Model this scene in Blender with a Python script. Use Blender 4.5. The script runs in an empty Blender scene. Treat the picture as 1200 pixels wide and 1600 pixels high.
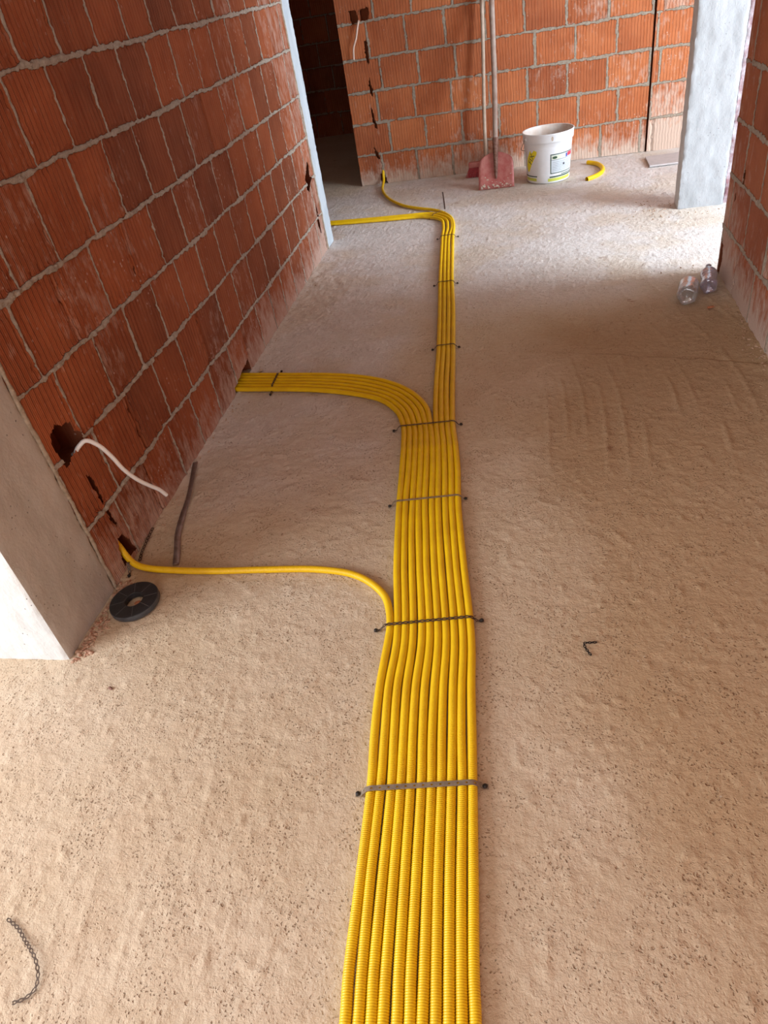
import bpy, bmesh, math, random
import numpy as np
from mathutils import Vector, Matrix

sc = bpy.context.scene
COL = sc.collection
random.seed(7)
rng = np.random.default_rng(11)

# ------------------------------------------------------------------ camera
cam_d = bpy.data.cameras.new('camera')
cam_d.sensor_fit = 'HORIZONTAL'
cam_d.sensor_width = 36.0
cam_d.lens = 36.0 * 1090.15 / 1200.0
cam_d.clip_start = 0.02
cam = bpy.data.objects.new('camera', cam_d)
COL.objects.link(cam)
RX = Vector((0.97773863, 0.14902681, -0.14770981))
RY = Vector((-0.02263877, -0.62492846, -0.7803537))     # image down
RZ = Vector((-0.20860169, 0.76632593, -0.60764291))     # view direction
M = Matrix((RX, -RY, -RZ)).transposed().to_4x4()
M.translation = Vector((0, 0, 1.5))
cam.matrix_world = M
sc.camera = cam

# ------------------------------------------------------------------ view + light
sc.view_settings.view_transform = 'Standard'
sc.view_settings.look = 'None'
sc.view_settings.gamma = 1.0
sc.view_settings.use_curve_mapping = False
sc.view_settings.exposure = 0.8

world = bpy.data.worlds.new('sky')
sc.world = world
world.use_nodes = True
bgn = world.node_tree.nodes['Background']
bgn.inputs[0].default_value = (0.80, 0.90, 1.0, 1)
bgn.inputs[1].default_value = 1.0

def area(name, loc, target, w, h, energy, color, spread=180):
    l = bpy.data.lights.new(name, 'AREA')
    l.shape = 'RECTANGLE'; l.size = w; l.size_y = h
    l.energy = energy; l.color = color
    l.spread = math.radians(spread)
    o = bpy.data.objects.new(name, l)
    COL.objects.link(o)
    o.location = loc
    d = Vector(target) - Vector(loc)
    o.rotation_euler = d.to_track_quat('-Z', 'Z').to_euler()
    return o
# daylight entering by the window of the space on the left, and the windows on the right; the lamp behind is an added fill
area('daylight_left', (-3.30, -0.35, 1.35), (0, -0.35, 1.2), 1.9, 1.7, 92, (0.90, 0.95, 1.0))
area('fill_behind', (0.3, -2.75, 1.45), (0.3, 0, 1.2), 2.2, 1.6, 32, (0.98, 0.97, 0.93))
area('daylight_right', (3.85, 3.2, 1.30), (0, 4.9, 0.6), 1.8, 1.6, 240, (0.74, 0.88, 1.0))
area('daylight_far_right', (3.85, 5.85, 1.35), (0, 5.85, 1.0), 1.0, 1.3, 22, (0.80, 0.90, 1.0))

# ------------------------------------------------------------------ helpers
def tag(o, label=None, cat=None, group=None, kind=None):
    if label: o['label'] = label
    if cat: o['category'] = cat
    if group: o['group'] = group
    if kind: o['kind'] = kind
    return o

def mesh_obj(name, verts, faces, mat, parent=None, smooth=False, attrs=None):
    me = bpy.data.meshes.new(name)
    if isinstance(verts, np.ndarray) and isinstance(faces, np.ndarray) and faces.ndim == 2:
        nv, nf, k = len(verts), len(faces), faces.shape[1]
        me.vertices.add(nv)
        me.vertices.foreach_set('co', verts.astype(np.float32).ravel())
        me.loops.add(nf * k)
        me.loops.foreach_set('vertex_index', faces.astype(np.int32).ravel())
        me.polygons.add(nf)
        me.polygons.foreach_set('loop_start', (np.arange(nf) * k).astype(np.int32))
        me.update(calc_edges=True)
    else:
        me.from_pydata([tuple(v) for v in verts], [], [tuple(f) for f in faces])
    if attrs:
        for a, arr in attrs.items():
            at = me.attributes.new(a, 'FLOAT', 'POINT')
            at.data.foreach_set('value', np.asarray(arr, dtype=np.float32))
    if smooth:
        me.polygons.foreach_set('use_smooth', np.ones(len(me.polygons), dtype=bool))
    me.validate()
    me.update()
    me.materials.append(mat)
    o = bpy.data.objects.new(name, me)
    COL.objects.link(o)
    if parent: o.parent = parent
    return o

def empty(name, loc):
    o = bpy.data.objects.new(name, None)
    o.empty_display_size = 0.05
    o.location = loc
    COL.objects.link(o)
    return o

def under(o, root):
    """keep world coordinates of a mesh written in world space while parenting it"""
    o.parent = root
    o.matrix_parent_inverse = Matrix.Translation(-Vector(root.location))
    return o

# value noise --------------------------------------------------------
def vnoise(x, y, scale, seed):
    r = np.random.default_rng(seed)
    G = r.random((257, 257))
    X = np.asarray(x) * scale + seed * 3.7 + 500; Y = np.asarray(y) * scale + seed * 1.3 + 500
    xi = np.floor(X).astype(int); yi = np.floor(Y).astype(int)
    fx = X - xi; fy = Y - yi
    fx = fx * fx * (3 - 2 * fx); fy = fy * fy * (3 - 2 * fy)
    a = G[xi % 257, yi % 257]; b = G[(xi + 1) % 257, yi % 257]
    c = G[xi % 257, (yi + 1) % 257]; d = G[(xi + 1) % 257, (yi + 1) % 257]
    return (a * (1 - fx) + b * fx) * (1 - fy) + (c * (1 - fx) + d * fx) * fy
def fbm(x, y, scale, seed, octs=4):
    t = 0; amp = 1; tot = 0
    for k in range(octs):
        t = t + amp * vnoise(x, y, scale * 2 ** k, seed + k); tot += amp; amp *= .5
    return t / tot
def sstep(a, b, x):
    t = np.clip((x - a) / (b - a), 0, 1)
    return t * t * (3 - 2 * t)

def catmull(P, step):
    P = np.array(P, float)
    P = np.vstack([2 * P[0] - P[1], P, 2 * P[-1] - P[-2]])
    out = []
    for i in range(1, len(P) - 2):
        p0, p1, p2, p3 = P[i - 1], P[i], P[i + 1], P[i + 2]
        n = max(4, int(np.linalg.norm(p2 - p1) / step * 1.5))
        a = .5
        t0 = 0; t1 = t0 + np.linalg.norm(p1 - p0) ** a; t2 = t1 + np.linalg.norm(p2 - p1) ** a; t3 = t2 + np.linalg.norm(p3 - p2) ** a
        t = np.linspace(t1, t2, n, endpoint=False)[:, None]
        A1 = (t1 - t) / (t1 - t0) * p0 + (t - t0) / (t1 - t0) * p1
        A2 = (t2 - t) / (t2 - t1) * p1 + (t - t1) / (t2 - t1) * p2
        A3 = (t3 - t) / (t3 - t2) * p2 + (t - t2) / (t3 - t2) * p3
        B1 = (t2 - t) / (t2 - t0) * A1 + (t - t0) / (t2 - t0) * A2
        B2 = (t3 - t) / (t3 - t1) * A2 + (t - t1) / (t3 - t1) * A3
        out.append((t2 - t) / (t2 - t1) * B1 + (t - t1) / (t2 - t1) * B2)
    out.append(P[-2][None])
    return np.vstack(out)
def resample(P, s_new):
    d = np.r_[0, np.cumsum(np.linalg.norm(np.diff(P, axis=0), axis=1))]
    return np.stack([np.interp(s_new, d, P[:, k]) for k in range(P.shape[1])], 1)
def plen(P):
    return np.linalg.norm(np.diff(P, axis=0), axis=1).sum()

def sweep(P, radii, sides=12, caps=True):
    """tube mesh round a dense 3-D path"""
    P = np.asarray(P, float)
    T = np.gradient(P, axis=0); T /= np.linalg.norm(T, axis=1)[:, None] + 1e-12
    up = np.array([0, 0, 1.0])
    if abs(T[0] @ up) > .9: up = np.array([0, 1.0, 0])
    n = up - (up @ T[0]) * T[0]; n /= np.linalg.norm(n)
    Ns = [n]
    for i in range(1, len(P)):
        n = n - (n @ T[i]) * T[i]; n = n / np.linalg.norm(n); Ns.append(n)
    Ns = np.array(Ns); Bs = np.cross(T, Ns)
    a = np.linspace(0, 2 * np.pi, sides, endpoint=False)
    R = np.broadcast_to(np.asarray(radii, float), (len(P),))
    V = P[:, None, :] + R[:, None, None] * (np.cos(a)[None, :, None] * Ns[:, None, :] + np.sin(a)[None, :, None] * Bs[:, None, :])
    V = V.reshape(-1, 3)
    i = np.arange(len(P) - 1)[:, None] * sides; j = np.arange(sides)[None, :]; j2 = (j + 1) % sides
    F = np.stack([i + j, i + j2, i + sides + j2, i + sides + j], -1).reshape(-1, 4)
    return V, F

def box_mb(x0, x1, y0, y1, z0, z1):
    V = [(x, y, z) for x in (x0, x1) for y in (y0, y1) for z in (z0, z1)]
    F = [(0, 1, 3, 2), (4, 6, 7, 5), (0, 4, 5, 1), (2, 3, 7, 6), (0, 2, 6, 4), (1, 5, 7, 3)]
    return V, F

def lathe(profile, n=48, sx=1, sy=1):
    V = []; F = []
    for r, z in profile:
        for k in range(n):
            a = 2 * math.pi * k / n
            V.append((r * math.cos(a) * sx, r * math.sin(a) * sy, z))
    for i in range(len(profile) - 1):
        for k in range(n):
            k2 = (k + 1) % n
            F.append((i * n + k, i * n + k2, (i + 1) * n + k2, (i + 1) * n + k))
    return V, F

# ------------------------------------------------------------------ materials
def new_mat(name):
    m = bpy.data.materials.new(name); m.use_nodes = True
    nt = m.node_tree; b = nt.nodes['Principled BSDF']
    return m, nt, b
class NB:
    def __init__(s, nt): s.nt = nt
    def node(s, t, **kw):
        n = s.nt.nodes.new(t)
        for k, v in kw.items(): setattr(n, k, v)
        return n
    def link(s, a, b): s.nt.links.new(a, b)
    def attr(s, name):
        n = s.node('ShaderNodeAttribute'); n.attribute_name = name; return n.outputs['Fac']
    def obj(s):
        return s.node('ShaderNodeTexCoord').outputs['Object']
    def noise(s, vec, scale, detail=4, rough=.55, dist=0):
        n = s.node('ShaderNodeTexNoise'); n.inputs['Scale'].default_value = scale
        n.inputs['Detail'].default_value = detail; n.inputs['Roughness'].default_value = rough
        n.inputs['Distortion'].default_value = dist
        s.link(vec, n.inputs['Vector']); return n.outputs['Fac']
    def voro(s, vec, scale, feature='F1'):
        n = s.node('ShaderNodeTexVoronoi'); n.feature = feature; n.inputs['Scale'].default_value = scale
        s.link(vec, n.inputs['Vector']); return n.outputs['Distance']
    def scalevec(s, vec, v):
        n = s.node('ShaderNodeVectorMath', operation='MULTIPLY'); s.link(vec, n.inputs[0]); n.inputs[1].default_value = v
        return n.outputs[0]
    def rng(s, val, a, b, c=0, d=1, smooth=False):
        n = s.node('ShaderNodeMapRange')
        if smooth: n.interpolation_type = 'SMOOTHSTEP'
        s.link(val, n.inputs[0])
        for k, x in zip((1, 2, 3, 4), (a, b, c, d)): n.inputs[k].default_value = x
        return n.outputs[0]
    def math(s, op, a, b=None, c=None):
        n = s.node('ShaderNodeMath', operation=op)
        for i, x in enumerate((a, b, c)):
            if x is None: continue
            if isinstance(x, (int, float)): n.inputs[i].default_value = x
            else: s.link(x, n.inputs[i])
        return n.outputs[0]
    def mix(s, fac, a, b, mode='MIX'):
        n = s.node('ShaderNodeMix', data_type='RGBA', blend_type=mode)
        if isinstance(fac, (int, float)): n.inputs[0].default_value = fac
        else: s.link(fac, n.inputs[0])
        for i, x in ((6, a), (7, b)):
            if isinstance(x, tuple): n.inputs[i].default_value = (*x, 1)
            else: s.link(x, n.inputs[i])
        return n.outputs[2]
    def ramp(s, fac, stops):
        n = s.node('ShaderNodeValToRGB')
        e = n.color_ramp.elements
        while len(e) < len(stops): e.new(.5)
        for k, (p, c) in enumerate(stops):
            e[k].position = p; e[k].color = (*c, 1)
        s.link(fac, n.inputs[0]); return n.outputs[0]
    def bump(s, h, dist, strength=1.0, prev=None):
        n = s.node('ShaderNodeBump'); n.inputs['Distance'].default_value = dist; n.inputs['Strength'].default_value = strength
        s.link(h, n.inputs['Height'])
        if prev is not None: s.link(prev, n.inputs['Normal'])
        return n.outputs[0]

def brick_material(name, lo, mid, hi, dustcol, mortar, dustgain=1.0):
    m, nt, b = new_mat(name); B = NB(nt)
    P = B.obj()
    mort = B.attr('mort'); tone = B.attr('tone'); bu = B.attr('bu'); dust = B.attr('dust')
    base = B.ramp(tone, [(0.0, lo), (0.5, mid), (1.0, hi)])
    streak = B.noise(B.scalevec(P, (60, 60, 5)), 1.0, 3)
    base = B.mix(B.rng(streak, .3, .75, 0, .35), base, B.mix(.6, base, (0.55, 0.26, 0.14)))
    blot = B.noise(P, 9, 4)
    base = B.mix(B.rng(blot, .35, .7, 0, .45), base, B.mix(1.0, base, (0.62, 0.50, 0.46), 'MULTIPLY'))
    # grooves scored in the clay, their shade mixed into the colour
    fr = B.math('FRACT', B.math('MULTIPLY', bu, 44.0))
    g1 = B.math('ABSOLUTE', B.math('SUBTRACT', fr, .5))
    groove = B.rng(g1, .0, .13, 1, 0, True)
    fr2 = B.math('FRACT', B.math('MULTIPLY', bu, 132.0))
    g2 = B.rng(B.math('ABSOLUTE', B.math('SUBTRACT', fr2, .5)), .1, .5, 1, 0, True)
    brk = B.rng(B.noise(B.scalevec(P, (8, 8, 4)), 1.0, 3), .35, .6)
    groove = B.math('MULTIPLY', groove, B.rng(brk, 0, 1, .45, 1.0))
    base = B.mix(B.math('MULTIPLY', groove, .5), base, B.mix(1.0, base, (0.45, 0.38, 0.36), 'MULTIPLY'))
    # dust and cement spatter
    dn = B.noise(B.scalevec(P, (30, 30, 14)), 1.0, 6, .65)
    dm = B.rng(B.math('ADD', B.math('MULTIPLY', dn, 1.5), B.math('MULTIPLY', dust, .46 * dustgain)), .92, 1.45, 0, .85)
    sp = B.voro(P, 42)
    spn = B.noise(P, 5, 2)
    spots = B.math('MULTIPLY', B.rng(sp, .13, .22, 1, 0), B.rng(B.math('ADD', spn, B.math('MULTIPLY', dust, .35)), .58, .72))
    dm = B.math('MAXIMUM', dm, B.math('MULTIPLY', spots, .7))
    base = B.mix(dm, base, dustcol)
    # mortar
    mn = B.noise(P, 55, 6, .7)
    mc = B.mix(B.rng(mn, .3, .7), B.mix(1.0, mortar, (0.62, 0.58, 0.54), 'MULTIPLY'), mortar)
    medge = B.noise(P, 120, 3)
    mm = B.rng(B.math('ADD', mort, B.math('MULTIPLY', B.math('SUBTRACT', medge, .5), .55)), .38, .62, 0, 1, True)
    col = B.mix(mm, base, mc)
    nt.links.new(col, b.inputs['Base Color'])
    b.inputs['Roughness'].default_value = .88
    b.inputs['Specular IOR Level'].default_value = .25
    h = B.math('SUBTRACT', B.math('MULTIPLY', B.noise(P, 160, 4, .6), .35), B.math('MULTIPLY', B.math('ADD', groove, B.math('MULTIPLY', g2, .22)), B.math('SUBTRACT', 1.0, mm)))
    h2 = B.math('MULTIPLY', B.noise(P, 95, 6, .75), mm)
    n1 = B.bump(h, .0034, 1.0)
    n2 = B.bump(h2, .010, 1.0, n1)
    nt.links.new(n2, b.inputs['Normal'])
    return m

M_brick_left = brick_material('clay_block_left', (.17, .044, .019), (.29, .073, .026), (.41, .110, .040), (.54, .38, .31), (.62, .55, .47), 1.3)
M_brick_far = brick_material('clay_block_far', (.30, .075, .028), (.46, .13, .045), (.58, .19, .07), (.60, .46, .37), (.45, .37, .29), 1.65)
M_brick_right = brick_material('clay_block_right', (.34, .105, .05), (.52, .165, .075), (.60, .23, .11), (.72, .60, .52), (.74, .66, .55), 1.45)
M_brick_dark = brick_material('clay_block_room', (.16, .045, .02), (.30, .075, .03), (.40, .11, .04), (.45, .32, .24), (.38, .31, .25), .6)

def floor_material():
    m, nt, b = new_mat('rough_screed'); B = NB(nt)
    P = B.obj()
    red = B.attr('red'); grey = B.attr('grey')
    n1 = B.noise(P, 1.7, 5, .6); n2 = B.noise(P, 9, 5, .65); n3 = B.noise(P, 60, 4, .7)
    base = B.mix(B.rng(n1, .32, .68), (.58, .455, .315), (.67, .555, .425))
    base = B.mix(B.rng(n2, .4, .75, 0, .55), base, (.55, .405, .275))
    base = B.mix(B.math('MULTIPLY', red, .75), base, (.45, .30, .165))
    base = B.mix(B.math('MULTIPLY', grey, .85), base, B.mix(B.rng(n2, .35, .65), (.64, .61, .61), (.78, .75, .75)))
    base = B.mix(B.rng(n3, .35, .7, 0, .35), base, B.mix(1.0, base, (.70, .62, .55), 'MULTIPLY'))
    # brown spots of clay and small dark grains
    st = B.voro(P, 2.6); stn = B.noise(P, 22, 4)
    blot = B.math('MULTIPLY', B.rng(st, .035, .075, 1, 0, True), B.rng(stn, .42, .55))
    base = B.mix(B.math('MULTIPLY', blot, .75), base, (.26, .13, .07))
    gr = B.voro(P, 75); grn = B.noise(P, 14, 3)
    grains = B.math('MULTIPLY', B.rng(gr, .10, .2, 1, 0), B.rng(grn, .52, .62))
    base = B.mix(B.math('MULTIPLY', grains, .55), base, (.24, .15, .10))
    wf = B.voro(P, 31); wfn = B.noise(P, 7, 2)
    white = B.math('MULTIPLY', B.rng(wf, .05, .09, 1, 0), B.rng(wfn, .56, .62))
    base = B.mix(B.math('MULTIPLY', white, .5), base, (.80, .74, .64))
    nt.links.new(base, b.inputs['Base Color'])
    b.inputs['Roughness'].default_value = .92
    b.inputs['Specular IOR Level'].default_value = .2
    wn = B.node('ShaderNodeTexNoise'); wn.inputs['Scale'].default_value = 70; nt.links.new(P, wn.inputs['Vector'])
    wv = B.node('ShaderNodeVectorMath', operation='MULTIPLY_ADD'); nt.links.new(wn.outputs['Color'], wv.inputs[0]); wv.inputs[1].default_value = (.014, .014, .014); nt.links.new(P, wv.inputs[2])
    pa = B.rng(B.voro(wv.outputs[0], 115), .16, .32, 1, 0, True)
    pb = B.rng(B.voro(wv.outputs[0], 46), .10, .20, 1, 0, True)
    pit = B.math('MAXIMUM', B.math('MULTIPLY', pa, B.rng(B.noise(P, 11, 3), .42, .62)), B.math('MULTIPLY', pb, B.rng(B.noise(P, 6, 3), .48, .60)))
    base = B.mix(B.math('MULTIPLY', pit, .6), base, B.mix(1.0, base, (.50, .38, .29), 'MULTIPLY'))
    nt.links.new(base, b.inputs['Base Color'])
    h = B.math('SUBTRACT', B.math('ADD', B.math('MULTIPLY', B.noise(P, 34, 6, .68), 1.0), B.math('MULTIPLY', B.noise(P, 170, 3, .6), .22)), B.math('MULTIPLY', pit, .50))
    nt.links.new(B.bump(h, .0060, 1.0), b.inputs['Normal'])
    return m
M_floor = floor_material()

def concrete(name, c1, c2, scale=14, bumpd=.004, streak=(1, 1, .35)):
    m, nt, b = new_mat(name); B = NB(nt); P = B.obj()
    n1 = B.noise(B.scalevec(P, streak), scale, 6, .62); n2 = B.noise(P, 90, 4, .6)
    base = B.mix(B.rng(n1, .35, .68), c1, c2)
    v = B.rng(B.voro(P, 55), .08, .14, 1, 0); vn = B.rng(B.noise(P, 8, 2), .52, .6)
    hole = B.math('MULTIPLY', v, vn)
    base = B.mix(B.math('MULTIPLY', hole, .55), base, (.16, .13, .11))
    nt.links.new(base, b.inputs['Base Color'])
    b.inputs['Roughness'].default_value = .85; b.inputs['Specular IOR Level'].default_value = .25
    h = B.math('SUBTRACT', B.math('ADD', n1, B.math('MULTIPLY', n2, .35)), hole)
    nt.links.new(B.bump(h, bumpd), b.inputs['Normal'])
    return m
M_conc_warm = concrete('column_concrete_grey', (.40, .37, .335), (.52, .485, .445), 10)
M_conc_lit_pale = concrete('column_concrete_lit_pale', (.58, .59, .585), (.70, .715, .71), 16, .004)  # near column's front: daylight put into the colour; pier side: pale plaster
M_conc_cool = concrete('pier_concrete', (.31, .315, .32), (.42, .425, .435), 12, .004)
M_conc_jamb_daylit = concrete('jamb_concrete_daylit', (.40, .45, .49), (.50, .55, .59), 12, .004)  # cool window daylight put into the concrete colour as a blue tint
M_ceiling = concrete('ceiling_concrete', (.50, .44, .38), (.60, .54, .47), 6)

def simple(name, color, rough=.5, metal=0, var=.25, scale=40, bumpd=.0006, col2=None, spec=.5):
    m, nt, b = new_mat(name); B = NB(nt); P = B.obj()
    n = B.noise(P, scale, 5, .6)
    c2 = col2 if col2 else tuple(c * (1 - var) for c in color)
    nt.links.new(B.mix(B.rng(n, .35, .65), color, c2), b.inputs['Base Color'])
    b.inputs['Roughness'].default_value = rough; b.inputs['Metallic'].default_value = metal
    b.inputs['Specular IOR Level'].default_value = spec
    if bumpd: nt.links.new(B.bump(n, bumpd), b.inputs['Normal'])
    return m
M_yellow = simple('yellow_plastic', (.86, .555, .004), .42, 0, col2=(.78, .475, .004), scale=14, bumpd=0)
M_strap_grey = simple('galvanised_strap', (.36, .29, .22), .55, .45, col2=(.24, .19, .14), scale=60)
M_strap_dark = simple('rusty_dark_strap', (.075, .045, .03), .5, .5, col2=(.13, .10, .08), scale=60)
M_nail = simple('nail_dark', (.03, .025, .022), .5, .4, scale=90)
M_black = simple('black_plastic', (.022, .024, .028), .55, 0, scale=60, var=.3)
M_grey_edge = simple('black_plastic_edge', (.07, .08, .095), .5, 0, scale=60, var=.3)
M_white_pl = simple('white_plastic', (.84, .86, .88), .35, 0, var=.05, scale=20, bumpd=0)
M_white_dirty = simple('bucket_inside', (.62, .50, .42), .7, 0, col2=(.74, .70, .66), scale=12)
M_cable = simple('cable_white', (.84, .85, .86), .35, 0, var=.04, bumpd=0)
M_cable_pink = simple('cable_pale_pink', (.72, .52, .42), .45, 0, var=.1, bumpd=0)
M_red_paint = simple('worn_red_paint', (.42, .10, .09), .5, .1, col2=(.50, .20, .17), scale=22)
M_rust = simple('rusty_steel', (.17, .075, .05), .7, .4, col2=(.30, .18, .14), scale=50)
M_mud = simple('dried_cement', (.62, .50, .40), .9, 0, scale=70, bumpd=.002)
M_wood = simple('grey_wood', (.42, .33, .28), .7, 0, col2=(.33, .22, .17), scale=18, bumpd=.0008)
M_wood_pale = simple('pale_wood', (.52, .40, .31), .7, 0, col2=(.40, .29, .21), scale=18, bumpd=.0008)
M_bristle = simple('red_bristle', (.52, .05, .06), .6, 0, scale=80)
M_chip = simple('clay_chip', (.48, .15, .06), .9, 0, col2=(.58, .28, .16), scale=60, bumpd=.002)
M_chip_pale = simple('cement_crumb', (.56, .40, .29), .95, 0, col2=(.44, .28, .18), scale=50, bumpd=.002)
M_band = simple('dull_steel_band', (.30, .25, .24), .42, .55, col2=(.20, .15, .13), scale=25)
M_board = simple('dusty_board', (.50, .44, .42), .85, 0, scale=25, var=.15)
M_green = simple('label_green', (.04, .09, .05), .4, 0, bumpd=0)
M_lime = simple('label_lime', (.62, .66, .10), .4, 0, bumpd=0, var=.1)
M_yel_lab = simple('label_yellow', (.90, .80, .02), .4, 0, bumpd=0, var=.05)
M_lab_bg = simple('label_paper', (.62, .68, .72), .4, 0, bumpd=0, var=.08)
M_lab_pale = simple('label_paper_pale', (.70, .74, .58), .4, 0, bumpd=0, var=.05)
M_lab_ink = simple('label_ink', (.05, .05, .06), .4, 0, bumpd=0)
M_lab_line = simple('label_print', (.36, .38, .44), .4, 0, bumpd=0)
M_lab_red = simple('label_red', (.62, .05, .08), .4, 0, bumpd=0, var=.1)
M_lab_blue = simple('label_blue', (.06, .09, .38), .4, 0, bumpd=0, var=.1)

def plastic_clear(name, color, rough=.05):
    m, nt, b = new_mat(name); B = NB(nt)
    nt.nodes.remove(b)
    tr = B.node('ShaderNodeBsdfTransparent'); tr.inputs[0].default_value = (*color, 1)
    gl = B.node('ShaderNodeBsdfGlossy'); gl.inputs['Roughness'].default_value = rough; gl.inputs[0].default_value = (.95, .97, 1, 1)
    n = B.noise(B.obj(), 38, 3)
    nb = B.bump(n, .004, .7); nt.links.new(nb, gl.inputs['Normal'])
    lw_ = B.node('ShaderNodeLayerWeight'); lw_.inputs[0].default_value = .42; nt.links.new(nb, lw_.inputs['Normal'])
    df = B.node('ShaderNodeBsdfDiffuse'); df.inputs[0].default_value = (.75, .78, .82, 1)
    g2 = B.node('ShaderNodeMixShader'); g2.inputs[0].default_value = .35; nt.links.new(gl.outputs[0], g2.inputs[1]); nt.links.new(df.outputs[0], g2.inputs[2])
    mx = B.node('ShaderNodeMixShader'); nt.links.new(B.rng(lw_.outputs['Facing'], 0, 1, .16, .80), mx.inputs[0])
    nt.links.new(tr.outputs[0], mx.inputs[1]); nt.links.new(g2.outputs[0], mx.inputs[2])
    nt.links.new(mx.outputs[0], nt.nodes['Material Output'].inputs[0])
    return m
M_pet = plastic_clear('clear_bottle_plastic', (.93, .95, .96))
M_pet2 = plastic_clear('clear_bottle_plastic_tinted', (.90, .88, .96))

# ------------------------------------------------------------------ floor
BEDS = [0.0, .245, .485, .718, .951, 1.198, 1.433, 1.672, 1.91, 2.15, 2.39, 2.63]
ZC = 2.62
def build_floor():
    xs = np.concatenate([np.arange(-4.6, -1.85, .09), np.arange(-1.85, 1.02, .0065), np.arange(1.02, 4.4, .09)])
    ys = np.concatenate([np.arange(-3.2, .2, .07), np.arange(.2, 3.9, .0065), np.arange(3.9, 6.9, .014), np.arange(6.9, 10.0, .08)])
    X, Y = np.meshgrid(xs, ys, indexing='ij')
    h = (fbm(X, Y, 2.0, 5, 3) - .5) * .008
    h += (fbm(X, Y, 30, 9, 3) - .5) * .0030
    h += np.maximum(fbm(X, Y, 55, 21, 2) - .62, 0) * .012
    # trowel pulls beside the bundle: nearly parallel to y, right of it
    def pulls(u, v, pitch, seed, warp=.05, w=.13):
        u = u + (fbm(v * 1.0, u * .3, 2.2, seed, 2) - .5) * warp
        k = u / pitch; f = np.abs(k - np.round(k))
        env = vnoise(np.round(k) * 7.3, v * 1.0, 2.6, seed + 3)
        return np.exp(-(f / w) ** 2) * sstep(.38, .7, env)
    m1 = sstep(-.20, -.12, X) * sstep(1.02, .8, X) * sstep(1.95, 2.35, Y) * sstep(3.02, 2.95, Y - (X * -.20 + .1) * 0)
    h += pulls(X + .10 * (Y - 2.6) ** 2 + .03 * (Y - 2.6), Y, .070, 31) * .0042 * m1
    ang = math.atan2(.194, .768)
    u = X * math.cos(ang) + Y * math.sin(ang)
    m2 = sstep(.05, .25, X) * sstep(3.05, 3.15, Y) * sstep(3.85, 3.6, Y)
    h += pulls(u, Y, .085, 41) * .0042 * m2
    m2b = sstep(-.34, -.30, X) * sstep(.15, 0, X) * sstep(3.1, 3.2, Y) * sstep(3.6, 3.4, Y)
    h += pulls(Y + .05 * X, X, .05, 47, .03) * .0022 * m2b
    m3 = sstep(-.40, -.5, X) * sstep(2.95, 3.3, Y) * sstep(4.1, 3.7, Y)
    h += pulls(Y - .10 * X + .12 * (X + .9) ** 2, X, .042, 51, .05, .2) * .0022 * m3
    m4 = sstep(-.95, -1.15, X) * sstep(3.2, 3.6, Y) * sstep(4.9, 4.6, Y)
    h += (fbm(X + Y * .4, Y, 26, 61, 3) - .45) * .010 * m4
    m5 = sstep(-.48, -.6, X) * sstep(1.65, 1.9, Y) * sstep(2.75, 2.5, Y)
    h += (fbm(X * .45, Y, 34, 71, 3) - .5) * .0065 * m5
    m6 = sstep(-1.3, -1.0, X) * sstep(-.45, -.6, X) * sstep(.2, .5, Y) * sstep(1.3, 1.1, Y)
    h += pulls(X + .15 * Y, Y, .11, 77, .04, .06) * .0016 * m6
    # joint between two pours, a low step
    yc = 3.135 - .155 * (X + .32) - .11 * (X + .32) ** 2 * .6 + (fbm(X, X * 0, 14, 81, 3) - .5) * .03
    mc = sstep(-.30, -.2, X)
    h -= sstep(-.008, .008, Y - yc) * .0045 * mc * sstep(3.7, 3.2, Y) * (.4 + vnoise(X, X * 0, 5, 83))
    h -= np.exp(-((Y - yc) / .007) ** 2) * .005 * mc * sstep(.35, .6, vnoise(X, X * 0, 9, 87))
    h -= h.mean()
    # crumbly fillet along the walls
    edge = np.exp(-(X + 1.385) / .05) * (X > -1.39) * (Y > 1.55) * (Y < 4.95)
    h += edge * .010 * fbm(X, Y, 20, 91, 3)
    edge2 = np.exp((X - .975) / .06) * (X < .98) * (Y < 3.87)
    h += edge2 * .018 * fbm(X, Y, 18, 93, 3)
    # keep the surface flat under the conduits
    flat = sstep(.10, .03, np.abs(X + .27 + .0 * Y) - .16) * (Y < 1.5)
    h = h * (1 - .6 * flat)
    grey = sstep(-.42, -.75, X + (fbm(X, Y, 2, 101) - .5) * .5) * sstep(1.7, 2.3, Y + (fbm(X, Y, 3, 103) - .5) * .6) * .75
    grey = np.maximum(grey, sstep(3.3, 4.3, Y + (fbm(X, Y, 2, 105) - .5) * .8) * .9)  # cement residue; also puts the far floor's cool daylight into the colour
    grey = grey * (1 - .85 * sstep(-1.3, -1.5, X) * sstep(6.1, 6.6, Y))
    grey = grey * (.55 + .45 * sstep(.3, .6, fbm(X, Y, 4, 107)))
    red = sstep(-.1, .3, X + (fbm(X, Y, 2, 111) - .5) * .5) * sstep(3.9, 3.1, Y) * sstep(.2, .9, Y)  # brick dust; also puts the warm shade right of the bundle into the colour
    red = np.maximum(red, edge2 * .8)
    red = np.maximum(red, .9 * np.exp(-(((X + 1.25) / .13) ** 2 + ((Y - 1.62) / .08) ** 2)))
    V = np.stack([X, Y, h - .0015], -1).reshape(-1, 3)
    nx, ny = X.shape
    i = np.arange(nx - 1)[:, None] * ny; j = np.arange(ny - 1)[None, :]
    F = np.stack([i + j, i + ny + j, i + ny + j + 1, i + j + 1], -1).reshape(-1, 4)
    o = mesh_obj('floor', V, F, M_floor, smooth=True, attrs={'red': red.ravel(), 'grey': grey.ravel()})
    return tag(o, kind='structure')
build_floor()

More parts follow.
